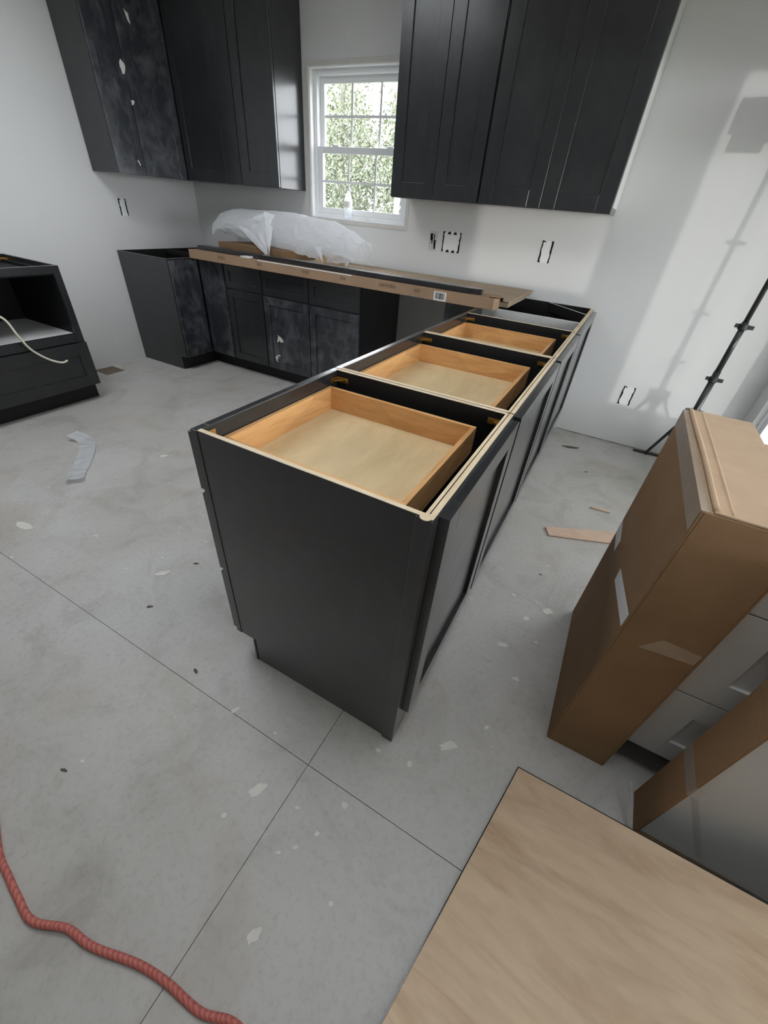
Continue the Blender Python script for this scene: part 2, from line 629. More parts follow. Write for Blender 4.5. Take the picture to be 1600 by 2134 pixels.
part(win, 'window_liner', MB().box(x0, x0+.006, .001, .045, z0, z1).box(x1-.006, x1, .001, .045, z0, z1)
     .box(x0+.006, x1-.006, .001, .045, z1-.006, z1), 'vinyl')
part(win, 'window_sill', B(x0, x1, .001, .045, z0, z0+.008), 'vinyl', .002)
part(win, 'window_casing', ringbox(x0-.027, x1+.027, z0-.027, z1+.027, .027, -.007, .0), 'bead', .002)
zm = 1.645
ux0, ux1 = x0+.035, x1-.035
us = part(win, 'upper_sash', ringbox(ux0, ux1, zm-.015, z1-.035, .036, .088, .116), 'vinyl', .002)
ls = part(win, 'lower_sash', ringbox(ux0, ux1, z0+.03, zm+.022, .040, .052, .084), 'vinyl', .002)
for sash, za, zb, yy, rw in ((us, zm+.021, z1-.071, .102, .036), (ls, z0+.07, zm-.018, .068, .040)):
    ga, gb = ux0+rw, ux1-rw
    part(sash, 'glass_pane', B(ga, gb, yy-.002, yy+.002, za, zb), 'window_glass')
    for k in (1, 2):
        xm = ga+(gb-ga)*k/3
        part(sash, 'muntin', B(xm-.008, xm+.008, yy-.006, yy-.0025, za, zb), 'vinyl')
    part(sash, 'muntin', B(ga, gb, yy-.0075, yy-.0028, (za+zb)/2-.008, (za+zb)/2+.008), 'vinyl')
for xm in (ux0+.16, ux1-.16):
    part(ls, 'sash_lock', B(xm-.025, xm+.025, .056, .080, zm+.022, zm+.032), 'vinyl', .002)


def glazing(name, axis, pos, a0, a1, z0, z1, n, low, mat='vinyl'):
    """glazed door or window of n leaves in the wall plane axis=pos"""
    def bx(a, b, d0, d1, za, zb):
        if axis == 'x':
            return (pos+d0, pos+d1, a, b, za, zb)
        return (a, b, pos+d0, pos+d1, za, zb)
    w = .03
    f = MB().box(*bx(a0, a0+w, .03, .11, z0, z1)).box(*bx(a1-w, a1, .03, .11, z0, z1)).box(
        *bx(a0+w, a1-w, .03, .11, z1-w, z1)).box(*bx(a0+w, a1-w, .03, .11, z0, z0+.03))
    o = struct(name, f, mat, bev=.002)
    L = (a1-a0-2*w)/n
    for k in range(n):
        s0, s1 = a0+w+L*k+.002, a0+w+L*(k+1)-.002
        za, zb = z0+.032, z1-w-.002
        fr = MB().box(*bx(s0, s0+.05, .045, .085, za, zb)).box(*bx(s1-.05, s1, .045, .085, za, zb)).box(
            *bx(s0+.05, s1-.05, .045, .085, zb-.08, zb)).box(*bx(s0+.05, s1-.05, .045, .085, za, za+low))
        lf = part(o, 'leaf_frame', fr, mat, .002)
        part(lf, 'glass_pane', MB().box(*bx(s0+.05, s1-.05, .063, .067, za+low, zb-.08)), 'window_glass')
    return o


glazing('door_1', 'x', RX, *DR1, 1, .26)
glazing('window_2', 'x', RX, *WN2, 1, .06)

# ------------------------------------------------------------------ electrical boxes in the walls
def ebox(label, cx, cz, w, h, seed, wall='back', kind='mud'):
    random.seed(seed)
    if wall == 'back':
        M = lambda a, b, d: V((cx+a, -d, cz+b))
        base = (cx, 0, cz)
    else:
        M = lambda a, b, d: V((0+d, cx+a, cz+b))
        base = (0, cx, cz)
    t = thing('outlet_box', label, 'outlet box', base, 'open electrical boxes cut into the drywall')

    def poly(pts, d0, d1):
        mb = MB()
        a = [M(p[0], p[1], d0) for p in pts]
        return mb.prism(a, M(0, 0, d1)-M(0, 0, d0))
    # ragged dark slot either side, mud-covered centre
    def slot(side):
        pts = []
        N = 9
        for k in range(N):
            pts.append((side*(w/2-.004-random.random()*.006-(.008 if k in (0, N-1) else 0)*random.random()), h/2-h*k/(N-1)))
        out = [(side*(w/2+.001+random.random()*.003), -h/2+h*k/(N-1)) for k in range(N)]
        return pts+out
    if kind == 'open':
        part(t, 'box_cavity', poly([(-w/2, -h/2), (w/2, -h/2), (w/2, h/2), (-w/2, h/2)], .0002, .0008), 'plate_grey')
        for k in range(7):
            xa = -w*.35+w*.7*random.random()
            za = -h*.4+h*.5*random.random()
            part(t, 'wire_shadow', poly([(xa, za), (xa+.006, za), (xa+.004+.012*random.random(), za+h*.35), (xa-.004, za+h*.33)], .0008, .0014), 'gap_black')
        return t
    part(t, 'cover_plate', poly([(-w/2+.004, -h/2), (w/2-.004, -h/2), (w/2-.004, h/2), (-w/2+.004, h/2)], .0002, .0008), 'ceiling_paint')
    part(t, 'cut_gap', poly(slot(-1), .0008, .0014), 'gap_black')
    part(t, 'cut_gap', poly(slot(1), .0008, .0014), 'gap_black')
    if kind == 'wide':
        for zz in (h/2-.01, -h/2+.004):
            for xx in (-.022, .022):
                part(t, 'screw_slot', poly([(xx-.013, zz-.006), (xx+.013, zz-.006), (xx+.012, zz+.004), (xx+.003, zz+.012), (xx-.011, zz+.005)], .0008, .0014), 'gap_black')
    else:
        part(t, 'cut_gap', poly([(-w/2+.003, h/2-.004), (-w/2+.02, h/2-.012), (-w/2+.022, h/2-.005), (-w/2+.004, h/2+.002)], .0009, .0015), 'gap_black')
    return t


ebox('narrow open outlet box with grey wires, just right of the window', 2.471, 1.152, .062, .125, 1, 'back', 'open')
ebox('wide three-gang outlet box plastered over, under the right upper cabinets', 2.617, 1.157, .135, .125, 2, 'back', 'wide')
ebox('single outlet box above the peninsula corner, below the right upper cabinets', 3.303, 1.165, .07, .125, 3)
ebox('low outlet box near the floor, lit by the patch of light on the wall', 4.131, .365, .075, .13, 4)
ebox('outlet box on the left wall above the corner base cabinet', -.755, 1.169, .062, .115, 5, 'left')
random.seed(11)

# ------------------------------------------------------------------ cabinets
H = .876
TK = .1143
ZU, ZT = 1.385, 2.452


def slab_sides(t, pts, d, mat, name='side_panel', strip=None, smat='ply_edge_x'):
    p = part(t, name, MB().prism(pts, d), mat, .0008)
    if strip:
        part(p, 'edge_strip', B(*strip), smat)
    return p


def bracket(t, x, y, z, sx, sy):
    """brass corner bracket in a cabinet corner: two arms with screw"""
    mb = MB()
    mb.box(x, x+sx*.045, y, y+sy*.002, z, z+.018)
    mb.box(x, x+sx*.002, y, y+sy*.035, z, z+.018)
    mb.prism([(x+sx*.008, y+sy*.002, z+.009), (x+sx*.03, y+sy*.002, z+.009), (x+sx*.004, y+sy*.026, z+.009)], (0, 0, .002))
    b_ = part(t, 'corner_bracket', mb, 'brass', .0006)
    part(b_, 'screw', MB().tube([(x+sx*.032, y+sy*.002, z+.009), (x+sx*.032, y+sy*.005, z+.009)], .006, 10), 'brass')


# --- peninsula -------------------------------------------------------------
PX0, PX1 = 3.100, 3.700     # face frame front .. back of carcass
PB = 3.722                  # back skin
pen = [(-2.815, -2.2215, 'drawer base cabinet at the near end of the peninsula, with an open drawer box'),
       (-2.2185, -1.5065, 'wide drawer base cabinet in the middle of the peninsula run'),
       (-1.5035, -.885, 'farthest open drawer base cabinet of the peninsula, beside the corner unit')]
for i, (ya, yb, lab) in enumerate(pen):
    t = thing('drawer_base_cabinet', lab, 'cabinet', ((PX0+PB)/2, (ya+yb)/2, 0), 'peninsula base cabinets')
    out = lambda y: [(PX0+.02, y, TK), (PX0+.075, y, TK), (PX0+.075, y, 0), (PX1, y, 0), (PX1, y, H), (PX0+.02, y, H)]
    inset = .002 if i == 0 else 0
    for (y, nm) in ((ya+inset, 'side_panel'), (yb-.0155, 'side_panel')):
        slab_sides(t, out(y), (0, .0155-(inset if y < (ya+yb)/2 else 0), 0), 'charcoal' if (i == 0 and y < -2.7) else 'charcoal_inside', nm,
                   (PX0+.0205, PX1, y+.0008, y+.0145-(inset if y < (ya+yb)/2 else 0), H, H+.0008))
    # face frame
    ff = MB().box(PX0, PX0+.02, ya, ya+.038, TK, H).box(PX0, PX0+.02, yb-.038, yb, TK, H)
    ff.box(PX0, PX0+.02, ya+.038, yb-.038, H-.038, H).box(PX0, PX0+.02, ya+.038, yb-.038, TK, TK+.038)
    for zz in (.690, .398):
        ff.box(PX0, PX0+.02, ya+.038, yb-.038, zz-.012, zz+.012)
    part(t, 'face_frame', ff, 'charcoal', .001)
    part(t, 'top_rail', B(PX0+.02, PX0+.0225, ya+.016, yb-.016, .765, H-.0005), 'charcoal', .0006)
    part(t, 'bottom_panel', B(PX0+.02, PX1, ya+.016, yb-.016, TK, TK+.012), 'charcoal_inside')
    part(t, 'toe_kick', B(PX0+.075, PX0+.088, ya+.016, yb-.016, 0, TK-.001), 'toe_black')
    bp = part(t, 'back_panel', B(PX1, PX1+.008, ya+.001, yb-.001, 0, H), 'charcoal_inside')
    part(bp, 'edge_strip', B(PX1+.0005, PX1+.0075, ya+.002, yb-.002, H, H+.0008), 'ply_edge')
    sk = part(t, 'back_skin', B(PX1+.0095, PB, ya+.001, yb-.001, 0, H), 'charcoal', .0006)
    part(sk, 'edge_strip', B(PX1+.010, PB-.0005, ya+.002, yb-.002, H, H+.0008), 'ply_edge')
    # drawer fronts (three), facing the kitchen
    for (za, zb) in ((.120, .390), (.405, .682), (.697, .862)):
        shaker(t, 'drawer_front', (PX0, ya+.006, za), (0, 1, 0), (-1, 0, 0), yb-ya-.012, zb-za, 'charcoal', .02, .05)
    # top drawer box
    dx0, dx1, dy0, dy1, dz0, dz1 = PX0+.025, 3.638, ya+.062, yb-.060, .752, .836
    dbx = part(t, 'drawer_bottom', B(dx0+.010, dx1-.010, dy0+.010, dy1-.010, .757, .763), 'drawer_ply')
    th = .013
    part(dbx, 'drawer_side', B(dx0, dx1, dy0, dy0+th, dz0, dz1), 'drawer_wood_x', .0008)
    part(dbx, 'drawer_side', B(dx0, dx1, dy1-th, dy1, dz0, dz1), 'drawer_wood_x', .0008)
    part(dbx, 'drawer_end', B(dx0, dx0+th, dy0+th, dy1-th, dz0, dz1), 'drawer_wood_y', .0008)
    part(dbx, 'drawer_end', B(dx1-th, dx1, dy0+th, dy1-th, dz0, dz1), 'drawer_wood_y', .0008)
    bracket(t, PX0+.023, yb-.0158, .838, 1, -1)
    bracket(t, PX1-.0003, yb-.0158, .838, -1, -1)
    if i == 0:
        bracket(t, PX0+.023, ya+.0158, .846, 1, 1)
        # corner moulding on the near right corner, sawn end showing raw wood
        cm = part(t, 'corner_moulding', B(PX1-.012, PB+.001, ya-.004, ya+.0015, 0, H), 'charcoal', .002)
        part(cm, 'sawn_end', MB().tube([(PX1+.006, ya+.004, H), (PX1+.006, ya+.004, H+.0015)], .012, 14), 'ply_edge')
        part(t, 'toe_kick_end', B(PX0+.073, PX0+.079, ya-.001, ya+.012, 0, TK-.002), 'charcoal')
    # decorative shaker panel on the room side
    ga = ya+(.036 if i == 0 else .014)
    shaker(t, 'back_door', (PB, ga, .135), (0, 1, 0), (1, 0, 0), yb-.010-ga, H-.012-.135, 'charcoal', .022, .062, rec=.013)

# corner unit where the peninsula meets the back wall
t = thing('corner_base_cabinet', 'open-topped corner base cabinet against the wall at the far end of the peninsula', 'cabinet', (3.3, -.3, 0))
CX0 = 2.87
YF = -.60
part(t, 'front_panel', B(CX0, PX0, YF-.012, YF, TK, H), 'charcoal_dusty', .001)
fp = part(t, 'blind_panel', B(PX0+.001, PX1, YF-.012, YF, TK, H), 'raw_grey')
part(fp, 'edge_strip', B(PX0+.002, PX1, YF-.0115, YF-.0005, H, H+.0008), 'white_paint')
part(t, 'side_panel', B(CX0, CX0+.015, YF, -.006, 0, H), 'charcoal_inside')
sp_ = part(t, 'side_panel', B(PX1, PB, -.884, -.004, 0, H), 'charcoal')
part(sp_, 'edge_strip', B(PX1+.001, PB-.001, -.883, -.005, H, H+.0008), 'ply_edge')
part(t, 'back_panel', B(CX0+.015, PX1, -.014, -.004, 0, H), 'charcoal_inside')
part(t, 'bottom_panel', B(CX0+.015, PX1, YF, -.014, TK, TK+.012), 'charcoal_inside')
part(t, 'toe_kick', B(CX0, PX0+.06, YF+.06, YF+.072, 0, TK-.001), 'toe_black')
d = V((3.713-3.421, -.294+.012, 0)).normalized()
n_ = V((-d.y, d.x, 0))
br = part(t, 'corner_brace', MB().obox((3.421, -.018, H-.055), d*.385, n_*.010, V((0, 0, .054))), 'charcoal_inside')
part(br, 'edge_strip', MB().obox(V((3.421, -.018, H-.001)), d*.385, n_*.010, V((0, 0, .001))), 'white_paint')
shaker(t, 'back_door', (PB, -.870, .135), (0, 1, 0), (1, 0, 0), .84, H-.147, 'charcoal', .022, .062, rec=.013)
part(t, 'filler', B(PX0, PX0+.02, -.884, YF-.0125, TK, H), 'charcoal', .001)

# --- back wall base run -----------------------------------------------------
t = thing('corner_cabinet', 'L-shaped corner base cabinet with folding doors, against the left wall', 'cabinet', (.3, -.45, 0))
LS = .914
slab_sides(t, [(.004, -LS, 0), (.535, -LS, 0), (.535, -LS, TK), (.61, -LS, TK), (.61, -LS, H), (.004, -LS, H)], (0, .014, 0), 'charcoal', 'end_panel')
part(t, 'back_panel', B(.004, .016, -LS+.014, -.004, 0, H), 'charcoal_inside')
part(t, 'back_panel', B(.016, .91, -.016, -.004, 0, H), 'charcoal_inside')
part(t, 'side_panel', B(.898, .911, -.60, -.016, TK, H), 'charcoal_inside')
part(t, 'bottom_panel', MB().prism([(.016, -LS+.014, TK), (.60, -LS+.014, TK), (.60, -.60, TK), (.897, -.60, TK), (.897, -.017, TK), (.016, -.017, TK)], (0, 0, .012)), 'charcoal_inside')
part(t, 'face_frame', MB().box(.59, .61, -LS+.0145, -LS+.03, TK, H).box(.59, .61, -LS+.03, -.612, H-.04, H).box(.59, .61, -LS+.03, -.612, TK, TK+.03)
     .box(.612, .88, -.61, -.59, H-.04, H).box(.612, .88, -.61, -.59, TK, TK+.03).box(.88, .897, -.61, -.59, TK, H), 'charcoal', .001)
part(t, 'stretcher', MB().box(.02, .585, -.47, -.45, H-.03, H-.001), 'charcoal_inside')
part(t, 'stretcher', MB().obox((.20, -.02, H-.03), (-.18*.7, -.18*.9, 0), (-.010, .008, 0), (0, 0, .029)), 'charcoal_inside')
part(t, 'toe_kick', MB().box(.535, .548, -LS+.015, -.5365, 0, TK-.001).box(.549, .913, -.536, -.5355, 0, TK-.001), 'toe_black')
shaker(t, 'door', (.6105, -LS+.006, TK+.006), (0, 1, 0), (1, 0, 0), .265, H-.012-TK-.006, 'charcoal_dusty', .02, .055)
shaker(t, 'door', (.640, -.6105, TK+.006), (1, 0, 0), (0, -1, 0), .262, H-.012-TK-.006, 'charcoal_dusty', .02, .055)


def base_cab(label, x0, x1, cols, dmats, name='base_cabinet', group='back wall base cabinets'):
    t = thing(name, label, 'cabinet', ((x0+x1)/2, -.3, 0), group)
    yf = -.61
    for x in (x0, x1-.014):
        part(t, 'side_panel', MB().prism([(x, yf+.02, TK), (x, -.535, TK), (x, -.535, 0), (x, -.004, 0), (x, -.004, H), (x, yf+.02, H)], (.014, 0, 0)), 'charcoal_inside' if x == x0 else 'charcoal')
    part(t, 'back_panel', B(x0+.014, x1-.014, -.012, -.004, 0, H), 'charcoal_inside')
    part(t, 'bottom_panel', B(x0+.014, x1-.014, yf+.02, -.012, TK, TK+.012), 'charcoal_inside')
    ff = MB().box(x0, x0+.03, yf, yf+.02, TK, H).box(x1-.03, x1, yf, yf+.02, TK, H)
    ff.box(x0+.03, x1-.03, yf, yf+.02, H-.035, H).box(x0+.03, x1-.03, yf, yf+.02, TK, TK+.03).box(x0+.03, x1-.03, yf, yf+.02, .675, .70)
    part(t, 'face_frame', ff, 'charcoal', .001)
    part(t, 'toe_kick', B(x0, x1, -.536, -.5355, 0, TK-.001), 'toe_black')
    w = (x1-x0)/cols
    for k in range(cols):
        xa = x0+w*k+.004
        shaker(t, 'drawer_front', (xa, yf, .697), (1, 0, 0), (0, -1, 0), w-.008, H-.012-.697, 'charcoal', .02, .045)
        shaker(t, 'door', (xa, yf, TK+.006), (1, 0, 0), (0, -1, 0), w-.008, .683-TK-.006, dmats[k], .02, .057)
    return t


base_cab('clean narrow base cabinet with one drawer over one door, between corner cabinet and sink cabinet', .915, 1.311, 1, ['charcoal'])
sk_ = base_cab('two-door sink base cabinet with plaster-smeared dusty doors, beside the dishwasher gap', 1.313, 2.235, 2, ['charcoal_dusty', 'charcoal_dusty'])
# plaster smears on the left sink door
random.seed(5)


def smear(parent, pts, d, mat='plaster_splat', name='plaster_smear'):
    part(parent, name, MB().prism(pts, d), mat)


def smear_back(parent, cx, cz, r, asp, ang, y):
    n = 12
    pts = []
    for k in range(n):
        a = 2*math.pi*k/n
        rr = r*(.5+.8*random.random())
        px, pz = math.cos(a)*rr*asp, math.sin(a)*rr
        pts.append((cx+px*math.cos(ang)-pz*math.sin(ang), y, cz+px*math.sin(ang)+pz*math.cos(ang)))
    smear(parent, pts, (0, -.0006, 0))


for q in ((1.455, .375, .016, 2.4, -.6), (1.43, .36, .010, 1.6, .5), (1.40, .215, .016, 1.6, 1.3), (1.43, .235, .008, 2.0, .2), (1.41, .18, .008, 1.5, 1.0)):
    smear_back(sk_, *q, -.6206)

# --- oven cabinet on the left wall -------------------------------------------
t = thing('oven_base_cabinet', 'dark base cabinet with a large open oven niche over one drawer, on the left wall', 'cabinet', (.3, -2.1, 0))
OY0, OY1, OXF = -2.49, -1.728, .63
for y in (OY0, OY1-.015):
    part(t, 'side_panel', MB().prism([(.004, y, 0), (.555, y, 0), (.555, y, TK), (OXF-.02, y, TK), (OXF-.02, y, H), (.004, y, H)], (0, .015, 0)), 'charcoal', .0008)
part(t, 'back_panel', B(.004, .012, OY0+.015, OY1-.015, 0, H), 'charcoal_inside')
ff = MB().box(OXF-.02, OXF, OY1-.042, OY1, TK, H).box(OXF-.02, OXF, OY0, OY0+.042, TK, H)
ff.box(OXF-.02, OXF, OY0+.042, OY1-.042, .832, H).box(OXF-.02, OXF, OY0+.042, OY1-.042, .415, .472).box(OXF-.02, OXF, OY0+.042, OY1-.042, TK, TK+.03)
part(t, 'face_frame', ff, 'charcoal', .0015)
part(t, 'niche_shelf', B(.012, OXF-.02, OY0+.015, OY1-.015, .458, .470), 'raw_grey', label='dusty grey shelf')
part(t, 'niche_side', B(.012, OXF-.02, OY1-.042, OY1-.016, .470, H-.03), 'charcoal_inside')
part(t, 'niche_top', B(.012, OXF-.021, OY0+.015, OY1-.015, .822, .830), 'charcoal_inside')
part(t, 'toe_kick', B(.555, .567, OY0+.002, OY1-.002, 0, TK-.001), 'toe_black')
shaker(t, 'drawer_front', (OXF, OY0+.004, TK+.004), (0, 1, 0), (1, 0, 0), OY1-OY0-.006, .412-TK-.004, 'charcoal', .02, .075)
bracket(t, .013, OY1-.0155, .838, 1, -1)
bracket(t, OXF-.0205, OY1-.0155, .838, -1, -1)
tb = thing('wood_block', 'small tan wood shim standing behind the open oven cabinet', 'wood block', (.10, -1.95, .83))
part(tb, 'shim', B(.085, .115, -1.985, -1.93, .830, .93), 'lath', .002)

# white cable hanging out of the niche
def smooth_path(pts, n=8):
    P = [V(p) for p in pts]
    out = []
    for i in range(len(P)-1):
        p0, p1, p2, p3 = P[max(i-1, 0)], P[i], P[i+1], P[min(i+2, len(P)-1)]
        for k in range(n):
            s = k/n
            out.append(.5*((2*p1)+(p2-p0)*s+(2*p0-5*p1+4*p2-p3)*s*s+(3*p1-p0-3*p2+p3)*s**3))
    out.append(P[-1])
    return out


solid('electrical_cable', MB().tube(smooth_path([(.25, -2.30, .476), (.42, -2.32, .60), (.60, -2.24, .665), (.645, -2.148, .625), (.668, -2.118, .52), (.675, -2.085, .435), (.69, -2.02, .365), (.70, -1.955, .330), (.70, -1.915, .335)]), .0065, 8),
      'romex', (.645, -2.148, .47), 'pale cream electrical cable hanging out of the open oven niche', 'cable', smooth=True)

# --- upper cabinets -----------------------------------------------------------
UD = .305


def upper(label, box, fronts, group):
    """box: x0,x1,y0,y1 of the carcass; fronts: (origin,u,n,w,mat,rail)"""
    x0, x1, y0, y1 = box
    t = thing('wall_cabinet', label, 'cabinet', ((x0+x1)/2, (y0+y1)/2, ZU), group)
    part(t, 'carcass', B(x0, x1, y0, y1, ZU, ZT), 'charcoal', .001)
    for (o, u, n, w, mat, rail) in fronts:
        shaker(t, 'door', o, u, n, w, ZT-ZU-.006, mat, .02, rail, .080)
    return t


zd = ZU+.003

uL1 = upper('narrow wall cabinet at the free end on the left wall, smeared with white film', (.004, UD, -.931, -.707),
            [((UD, -.928, zd), (0, 1, 0), (1, 0, 0), .219, 'charcoal_dusty', .045)], 'upper wall cabinets')
# corner unit: L-shaped carcass
t = thing('wall_cabinet', 'corner wall cabinet with doors meeting at the inside corner of the walls', 'cabinet', (.3, -.3, ZU), 'upper wall cabinets')
part(t, 'carcass', MB().prism([(.004, -.705, ZU), (UD, -.705, ZU), (UD, -UD, ZU), (.926, -UD, ZU), (.926, -.004, ZU), (.004, -.004, ZU)], (0, 0, ZT-ZU)), 'charcoal', .001)
shaker(t, 'door', (UD, -.703, zd), (0, 1, 0), (1, 0, 0), .372, ZT-ZU-.006, 'charcoal_dusty', .02, .062, .080)
shaker(t, 'door', (.330, -UD, zd), (1, 0, 0), (0, -1, 0), .435, ZT-ZU-.006, 'charcoal', .02, .062, .080)
part(t, 'filler', B(.7665, .924, -UD-.0195, -UD-.0005, zd, ZT-.003), 'charcoal', .001)
upper('single-door wall cabinet left of the window with a bluish glossy side', (.928, 1.302, -UD, -.004),
      [((.931, -UD, zd), (1, 0, 0), (0, -1, 0), .368, 'charcoal', .080)], 'upper wall cabinets')
upper('two-door wall cabinet immediately right of the window', (2.257, 2.866, -UD, -.004),
      [((2.259, -UD, zd), (1, 0, 0), (0, -1, 0), .303, 'charcoal', .072), ((2.565, -UD, zd), (1, 0, 0), (0, -1, 0), .299, 'charcoal', .076)], 'upper wall cabinets')
upper('wider two-door wall cabinet at the right end of the run', (2.875, 3.648, -UD, -.004),
      [((2.877, -UD, zd), (1, 0, 0), (0, -1, 0), .377, 'charcoal', .078), ((3.257, -UD, zd), (1, 0, 0), (0, -1, 0), .389, 'charcoal', .083)], 'upper wall cabinets')
part(COL.objects['wall_cabinet.004'], 'raw_side', B(3.6482, 3.652, -.285, -.006, ZU+.03, ZT), 'white_paint', label='unpainted pale side')
# torn film scraps on the left doors
random.seed(21)
for (cy, cz, r, asp, ang) in ((-.72, 1.965, .022, 1.7, 1.3), (-.700, 1.79, .013, 1.4, 1.4), (-.755, 1.46, .006, 3.0, -1.1), (-.60, 2.215, .012, 3.2, 1.9)):
    n = 10
    pts = []
    for k in range(n):
        a = 2*math.pi*k/n
        rr = r*(.55+.7*random.random())
        py, pz = math.cos(a)*rr*asp, math.sin(a)*rr
        pts.append((UD+.0202, cy+py*math.cos(ang)-pz*math.sin(ang), cz+py*math.sin(ang)+pz*math.cos(ang)))
    part(uL1, 'film_scrap', MB().prism(pts, (.0008, 0, 0)), 'label_white')

# ------------------------------------------------------------------ things lying on the base run
# long flat carton along the front edge, open at its right end
t = thing('long_carton', 'long flat cardboard carton with a barcode label, lying along the front of the base cabinets', 'carton', (1.9, -.66, H))
cb0, cb1 = .875, 0
xa, xb, yf, yb2 = .628, 3.205, -.700, -.545
mb = MB().box(xa, xb, yf, yf+.004, H+.001, .940)
part(t, 'front_face', mb, 'cardboard_flat', .001)
part(t, 'bottom_face', B(xa, xb, yf+.004, yb2, H+.001, H+.005), 'cardboard_flat')
part(t, 'back_face', B(xa, xb, yb2, yb2+.004, H+.001, .936), 'cardboard_flat')
part(t, 'top_face', B(xa, xb-.05, yf+.004, yb2, .934, .938), 'cardboard_flat', .001)
part(t, 'end_face', B(xa-.004, xa, yf, yb2, H+.001, .938), 'cardboard_flat')
part(t, 'inside', B(xb-.30, xb-.29, yf+.004, yb2, H+.005, .934), 'cardboard_inside')
part(t, 'torn_flap', MB().prism([(xb-.05, yf+.06, .939), (xb+.012, yf+.10, .936), (xb+.012, yb2+.0, .935), (xb-.05, yb2, .939)], (0, 0, .004)), 'cardboard_flat')
part(t, 'end_flap', MB().prism([(xb, yf+.003, H+.002), (xb+.022, yf+.045, H+.002), (xb+.020, yf+.045, .938), (xb, yf+.003, .940)], (0, .004, 0)), 'cardboard_flat')
part(t, 'tape_strip', B(1.36, 2.20, yf-.0006, yf+.006, .936, .9415), 'label_white', label='glossy white tape strip')
bl = part(t, 'barcode_label', B(2.815, 2.900, yf-.0008, yf-.0001, .879, .930), 'label_white', label='white barcode label')
random.seed(3)
x = 2.825
while x < 2.888:
    w = random.choice((.002, .003, .005))
    part(bl, 'bar', B(x, x+w, yf-.0014, yf-.0008, .888, .924), 'bar_ink')
    x += w+random.choice((.002, .003, .004))
for (xs, n) in ((.95, 7), (1.35, 5), (1.78, 6), (2.10, 5), (2.42, 11), (2.68, 4)):
    mb = MB()
    for k in range(n):
        xx = xs+k*.011
        h_ = .018+.006*random.random()
        mb.box(xx, xx+.0035, yf-.0012, yf-.0001, .905, .905+h_)
        if random.random() < .7:
            mb.box(xx+.0035, xx+.008, yf-.0012, yf-.0001, .905+random.choice((0, .5, 1))*(h_-.004), .909+random.choice((0, .5))*(h_-.004))
    o = part(t, 'print_mark', mb, 'print_ink')
# crumb of white paper on the carton
solid('paper_scrap', MB().prism([(1.185, -.695, .9385), (1.27, -.698, .9385), (1.265, -.64, .9385), (1.20, -.645, .9385)], (0, 0, .012)), 'label_white', (1.22, -.67, .9385),
      'torn white paper scrap on the long carton', 'paper', bev=.003)

# dark filler board lying behind the carton
e = MB().prism([(.66, -.635, .9395), (3.02, -.660, .9395), (3.10, -.640, .9395), (3.10, -.60, .9395), (.70, -.56, .9395)], (0, 0, .030))
solid('filler_board', e, 'charcoal', (1.9, -.6, .9395), 'long dark filler board lying on top of the cardboard carton', 'board', bev=.002)
# second dark board further left and back
solid('toe_kick_board', MB().obox((.60, -.50, H+.002), (1.15, .03, 0), (-.004, .10, 0), (0, 0, .045)), 'charcoal', (1.1, -.45, H),
      'short dark board under the plastic sheet, beside the left corner', 'board', bev=.002)
# flat cardboard sheet (folded carton) at the back
t = thing('flat_carton', 'flattened brown carton lying along the wall beneath the window', 'carton', (2.4, -.3, H))
part(t, 'lower_layer', B(1.80, 3.255, -.535, -.05, H+.001, .905), 'cardboard_sheet', .002)
part(t, 'upper_layer', MB().prism([(1.0, -.535, .925), (3.218, -.535, .925), (3.240, -.635, .925), (3.285, -.66, .925), (3.300, -.045, .932), (1.0, -.045, .932)], (0, 0, .005)), 'cardboard_sheet', .001)
part(t, 'end_flap', MB().prism([(3.285, -.655, .9245), (3.30, -.05, .9315), (3.285, -.07, .907), (3.262, -.50, .907)], (-.004, 0, 0)), 'cardboard_sheet')

# brown carton half hidden by the plastic sheet, plus its small end piece
solid('low_carton', MB().prism([(.78, -.52, .948), (1.45, -.53, .948), (1.60, -.30, .948), (.86, -.22, .948)], (0, 0, .055)), 'cardboard_inside', (1.2, -.4, .948),
      'dark brown carton under the sheet of white plastic', 'carton', bev=.004)
solid('cardboard_block', MB().prism([(1.755, -.47, .948), (1.93, -.40, .948), (1.90, -.33, .948), (1.73, -.38, .948)], (0, 0, .06)), 'cardboard_lit', (1.83, -.4, .948),
      'small tan cardboard block at the right end of the plastic sheet', 'carton', bev=.003)

# crumpled plastic sheet draped over a long roll-like bundle
t = thing('plastic_sheet', 'crumpled translucent white plastic sheet draped on the base run below the window', 'plastic sheet', (1.4, -.33, .95))
random.seed(2)
rows = []
NX, NA = 90, 30


def lerp_tab(tab, s_):
    for (a_, va), (b_, vb) in zip(tab, tab[1:]):
        if s_ <= b_:
            f_ = (s_-a_)/(b_-a_)
            f_ = f_*f_*(3-2*f_)
            return va+(vb-va)*f_
    return tab[-1][1]


